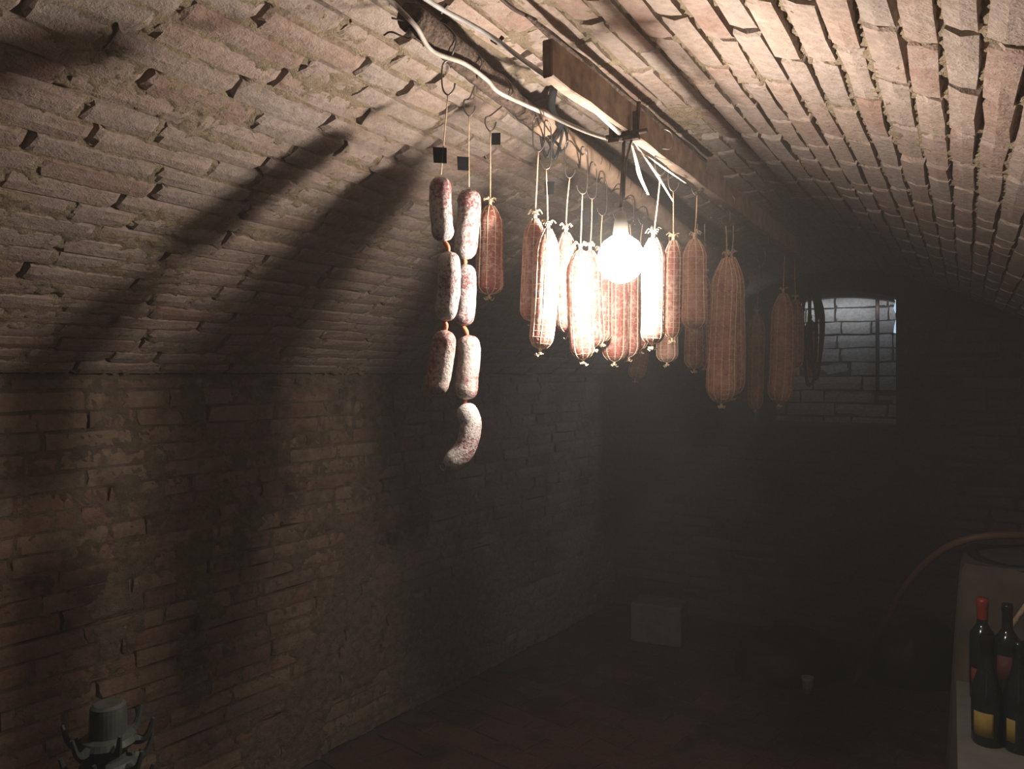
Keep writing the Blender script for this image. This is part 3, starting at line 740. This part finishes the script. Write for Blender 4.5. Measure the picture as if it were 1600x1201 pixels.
# ------------------------------------------------------------------ bottle drying rack, lower left
rt = W(169, 1098, 1.42); rx, ry, rz = rt
rack = empty('bottle_drying_rack', (rx, ry, 0))
def ring_lathe(prof_, sides=28, cx=rx, cy=ry):
    V, F = [], []
    for r, z in prof_:
        for k in range(sides): a = 2*math.pi*k/sides; V.append((cx+r*math.cos(a), cy+r*math.sin(a), z))
    for i in range(len(prof_)-1):
        for k in range(sides): F.append((i*sides+k, i*sides+(k+1) % sides, (i+1)*sides+(k+1) % sides, (i+1)*sides+k))
    return V, F
V, F = ring_lathe([(0.001, rz), (0.024, rz), (0.030, rz-.004), (0.031, rz-.012), (0.032, rz-.06), (0.030, 0.05)])
obj('post', V, F, M['green'], rack, smooth=False, origin=Vector((rx, ry, 0)))
V, F = ring_lathe([(0.03, 0.06), (0.12, 0.045), (0.20, 0.012), (0.205, 0.0), (0.001, 0.0)])
obj('base', V, F, M['green'], rack, origin=Vector((rx, ry, 0)))
for tier in range(18):
    z = rz-0.062-tier*0.043
    V, F = ring_lathe([(0.031, z+0.006), (0.044, z+0.002), (0.050, z-0.008), (0.044, z-0.016), (0.031, z-0.018)])
    t = obj('tier', V, F, M['green'], rack, origin=Vector((rx, ry, 0)))
    for k in range(6):
        a = 2*math.pi*(k+0.5*(tier % 2))/6+0.2; d = Vector((math.cos(a), math.sin(a), 0)); c = Vector((rx, ry, z-0.008))
        V, F = tube_vf(spline([c+d*.044, c+d*.060+UP*-.002, c+d*.070+UP*.010, c+d*.078+UP*.036], 8), lambda q: 0.010*(1-.65*q), 6)
        p = obj('peg', V, F, M['green_dark'], t); p.location = -Vector((rx, ry, 0))
tag(rack, 'grey-green bottle drying rack with tiers of dark pegs, lower left', 'rack')
# ------------------------------------------------------------------ lower right: table, bottles, vat, stick, hose
TZ = 0.5
tn0 = 0.0
tl0, tl1 = W(1497, 1250, 1.80), W(1494, 1062, 2.515)
tl0.z = tl1.z = TZ
ta, tb = to_na(tl0), to_na(tl1)
tab = empty('low_table', (tl0.x, tl0.y, 0))
td = (tl1-tl0).normalized(); tr = Vector((td.y, -td.x, 0)); TLn = (tl1-tl0).length; TW = 0.55
c0 = tl0+td*TLn/2+tr*TW/2
o = obj('tabletop', *box_vf(c0-UP*0.015, td*TLn/2, tr*TW/2, UP*0.015), M['tabletop'], tab, origin=Vector((tl0.x, tl0.y, 0)), smooth=False); add_bevel(o, 0.003)
for i in (-1, 1):
    for j in (-1, 1):
        q = c0+td*(TLn/2-.04)*i+tr*(TW/2-.04)*j; q.z = (TZ-.03)/2
        obj('leg', *box_vf(q, td*.02, tr*.02, UP*(TZ-.03)/2), M['wood_dark'], tab, origin=Vector((tl0.x, tl0.y, 0)))
tag(tab, 'low pale-topped table carrying the dark bottles, lower right', 'table')
def bottle(px, py, cap, lab, labside, label, s=1.0, champagne=True):
    Y = (EYE-TZ)*1200/(py-585); b = W(px, py, Y); b.z = TZ+0.0005
    root = empty('wine_bottle', b)
    R = 0.0375*s if champagne else 0.035*s; H = 0.29*s if champagne else 0.31*s
    pr = [(0.001, .012), (R*.6, .004), (R*.9, .0), (R, .008), (R, H*.42), (R*.93, H*.52), (R*.72, H*.62), (R*.48, H*.72), (R*.38, H*.80), (.0145, H*.93), (.0165, H*.935), (.0165, H*.965), (.0145, H)] if champagne else \
         [(0.001, .012), (R*.6, .004), (R*.9, .0), (R, .008), (R, H*.60), (R*.94, H*.66), (R*.6, H*.72), (R*.42, H*.76), (.0140, H*.92), (.0155, H*.93), (.0155, H*.97), (.0145, H), (.001, H)]
    V, F = [], []
    sides = 28
    for r, z in pr:
        for k in range(sides): a = 2*math.pi*k/sides; V.append(Vector((b.x+r*math.cos(a), b.y+r*math.sin(a), b.z+z)))
    for i in range(len(pr)-1):
        for k in range(sides): F.append((i*sides+k, i*sides+(k+1) % sides, (i+1)*sides+(k+1) % sides, (i+1)*sides+k))
    F.append(tuple((len(pr)-1)*sides+k for k in range(sides)))
    obj('bottle_glass', V, F, M['glass'], root, smooth=True, origin=b)
    if cap:
        V, F = [], []; cp = [(.0152, H*.80 if not champagne else H*.84), (.0162, H*.92), (.0178, H*.935), (.0178, H*.97), (.0160, H+.002), (.001, H+.003)]
        for r, z in cp:
            for k in range(20): a = 2*math.pi*k/20; V.append(Vector((b.x+r*math.cos(a), b.y+r*math.sin(a), b.z+z)))
        for i in range(len(cp)-1):
            for k in range(20): F.append((i*20+k, i*20+(k+1) % 20, (i+1)*20+(k+1) % 20, (i+1)*20+k))
        o = obj('cap_foil', V, F, M[cap], root, smooth=True, origin=b)
    if lab:
        mname, a0, a1, z0, z1 = lab
        V, F = [], []; n = 10
        for i in range(n+1):
            a = math.radians(a0+(a1-a0)*i/n)
            for rr, z in ((R+.0006, z0), (R+.0006, z1)): V.append(Vector((b.x+rr*math.cos(a), b.y+rr*math.sin(a), b.z+z)))
        for i in range(n): F.append((2*i, 2*i+2, 2*i+3, 2*i+1))
        o = obj('paper_label', V, F, M[mname], root, smooth=True, origin=b)
        md = o.modifiers.new('s', 'SOLIDIFY'); md.thickness = 0.0004
    return tag(root, label, 'bottle', 'dark bottles on the low table')
bottle(1542, 1160, 'black', ('yellow', 185, 262, .028, .092), 0, 'front left dark bottle with a yellow label on the table')
bottle(1592, 1171, None, ('yellow', 190, 225, .028, .088), 0, 'front right dark bottle cut by the picture edge, yellow label')
bottle(1535, 1092, 'red', ('redlab', 180, 235, .045, .10), 0, 'rear left dark bottle with a red capped neck and red label', 1.0, False)
bottle(1574, 1104, None, ('maroon', 190, 262, .09, .16), 0, 'rear right dark bottle with a maroon label', 1.0, False)
# vat
vz = 0.84; vr = Vector((0, 0, 0))
v0 = W(1492, 585, 2.75); vx, vy = v0.x, v0.y
vat = empty('wine_vat', (vx+0.45, vy+0.30, 0)); vo = vat.location.copy()
def rr_box(x0, x1, y0, y1, r, zs, taper=0.0, seg=6):
    V, F = [], []; n = 4*(seg+1)
    for (z, s) in zs:
        for ci, (cx, cy, a0) in enumerate(((x1-r, y1-r, 0), (x0+r, y1-r, 90), (x0+r, y0+r, 180), (x1-r, y0+r, 270))):
            for k in range(seg+1):
                a = math.radians(a0+90*k/seg); V.append(Vector((cx+r*math.cos(a)*1+s*math.cos(a), cy+r*math.sin(a)+s*math.sin(a), z)))
    for i in range(len(zs)-1):
        for k in range(n): F.append((i*n+k, i*n+(k+1) % n, (i+1)*n+(k+1) % n, (i+1)*n+k))
    F.append(tuple(range(n))[::-1]); F.append(tuple((len(zs)-1)*n+k for k in range(n)))
    V = [Vector((vx, vy, 0)) + nd*(v.x-vx) + ad*(v.y-vy) + UP*v.z for v in V]
    return V, F
V, F = rr_box(vx, vx+0.46, vy, vy+0.5, 0.06, [(0, .035), (0.25, .02), (0.55, .004), (0.78, -.012), (0.82, -.03)])
obj('vat_body', V, F, M['plaster'], vat, smooth=False, origin=vo)
V, F = [], []
cc = Vector((vx, vy, 0)) + nd*0.25 + ad*0.24 + UP*0.825
tube_vf([cc+Vector((math.cos(a)*.21, math.sin(a)*.20, 0.012*math.sin(a*3))) for a in np.linspace(0, 2*math.pi, 33)], 0.016, 8, V=V, F=F)
obj('rim', V, F, M['sack'], vat, smooth=True, origin=vo)
tag(vat, 'rough rounded concrete vat with a dark rim behind the bottles', 'vat')
o = tube('hose', [W(1335, 1068, 3.75), W(1352, 1030, 3.75), W(1385, 970, 3.4), W(1415, 915, 3.25), W(1455, 872, 3.1), W(1500, 846, 2.98), W(1560, 836, 2.92), W(1640, 838, 2.9)], 0.014, M['hose'], n=60, origin=W(1335, 1068, 3.75))
tag(o, 'red-brown hose arching from the floor over the vat', 'hose')
st0 = W(1549, 1022, 2.45); st1 = W(1625, 915, 2.35)
dn_ = (st0-st1).normalized(); st0 = st0+dn_*((st0.z-TZ-0.006)/-dn_.z) if dn_.z < 0 else st0
o = tube('wooden_stick', [st0, st1], 0.008, M['stick'], n=4, origin=st0); tag(o, 'thin pale wooden stick leaning behind the bottles', 'stick')
# ------------------------------------------------------------------ on the floor: block, black sheet heap, small cup
fl = 1.5*1200
def fY(py): return fl/(py-585)
p = W(985, 1002, fY(1002)); p.z = 0
bx = empty('concrete_block', (p.x, p.y, 0)); q = W(1064, 1013, fY(1013)); q.z = 0
e = (q-p); w = e.length; e.normalize(); f = Vector((-e.y, e.x, 0))
o = obj('concrete_block', *box_vf((p+q)/2+f*.10+UP*.11, e*w/2, f*.10, UP*.11), M['block'], None, origin=(p+q)/2); bpy.data.objects.remove(bx); add_bevel(o, .012, 3)
o.location.z = 0
tag(o, 'pale squared block standing on the floor by the end wall', 'block')
def lump(name, c, ax, ay, hz, m, label, cat, seed=1):
    V, F = [], []; nu, nv = 40, 14
    for j in range(nv+1):
        t = j/nv*math.pi/2
        for i in range(nu):
            a = 2*math.pi*i/nu
            q = 1 + .5*(float(fbm(np.array(2+math.cos(a)*1.6+t), np.array(3+math.sin(a)*1.6), 1.3, 4, seed))-.5)
            z = hz*math.sin(t)*(.75+.6*(float(fbm(np.array(math.cos(a)*math.cos(t)*2+5), np.array(math.sin(a)*math.cos(t)*2+5), 1.5, 4, seed+4))))
            V.append(Vector((c.x+ax*math.cos(a)*math.cos(t)**.6*q, c.y+ay*math.sin(a)*math.cos(t)**.6*q, max(0, z))))
    for j in range(nv):
        for i in range(nu): F.append((j*nu+i, j*nu+(i+1) % nu, (j+1)*nu+(i+1) % nu, (j+1)*nu+i))
    o = obj(name, V, F, m, smooth=True, origin=Vector((c.x, c.y, 0))); return tag(o, label, cat)
c = W(1232, 1050, fY(1050)); c.z = 0
lump('plastic_sheet_heap', c, 0.27, 0.20, 0.20, M['sack'], 'crumpled heap of black plastic sheeting on the floor before the end wall', 'heap', 5)
c = W(1428, 1060, fY(1060)); c.z = 0
lump('plastic_sheet_heap', c, 0.20, 0.15, 0.27, M['sack'], 'black plastic heap on the floor left of the vat', 'heap', 12)
c = W(1262, 1082, fY(1082)); 
V, F = ring_lathe([(0.001, 0.001), (0.022, 0.001), (0.026, 0.06), (0.030, 0.075), (0.027, 0.075), (0.020, 0.006)], 18, c.x, c.y)
o = obj('plastic_cup', V, F, M['cable_g'], smooth=True, origin=Vector((c.x, c.y, 0))); tag(o, 'small pale cup on the floor in front of the black heap', 'cup')
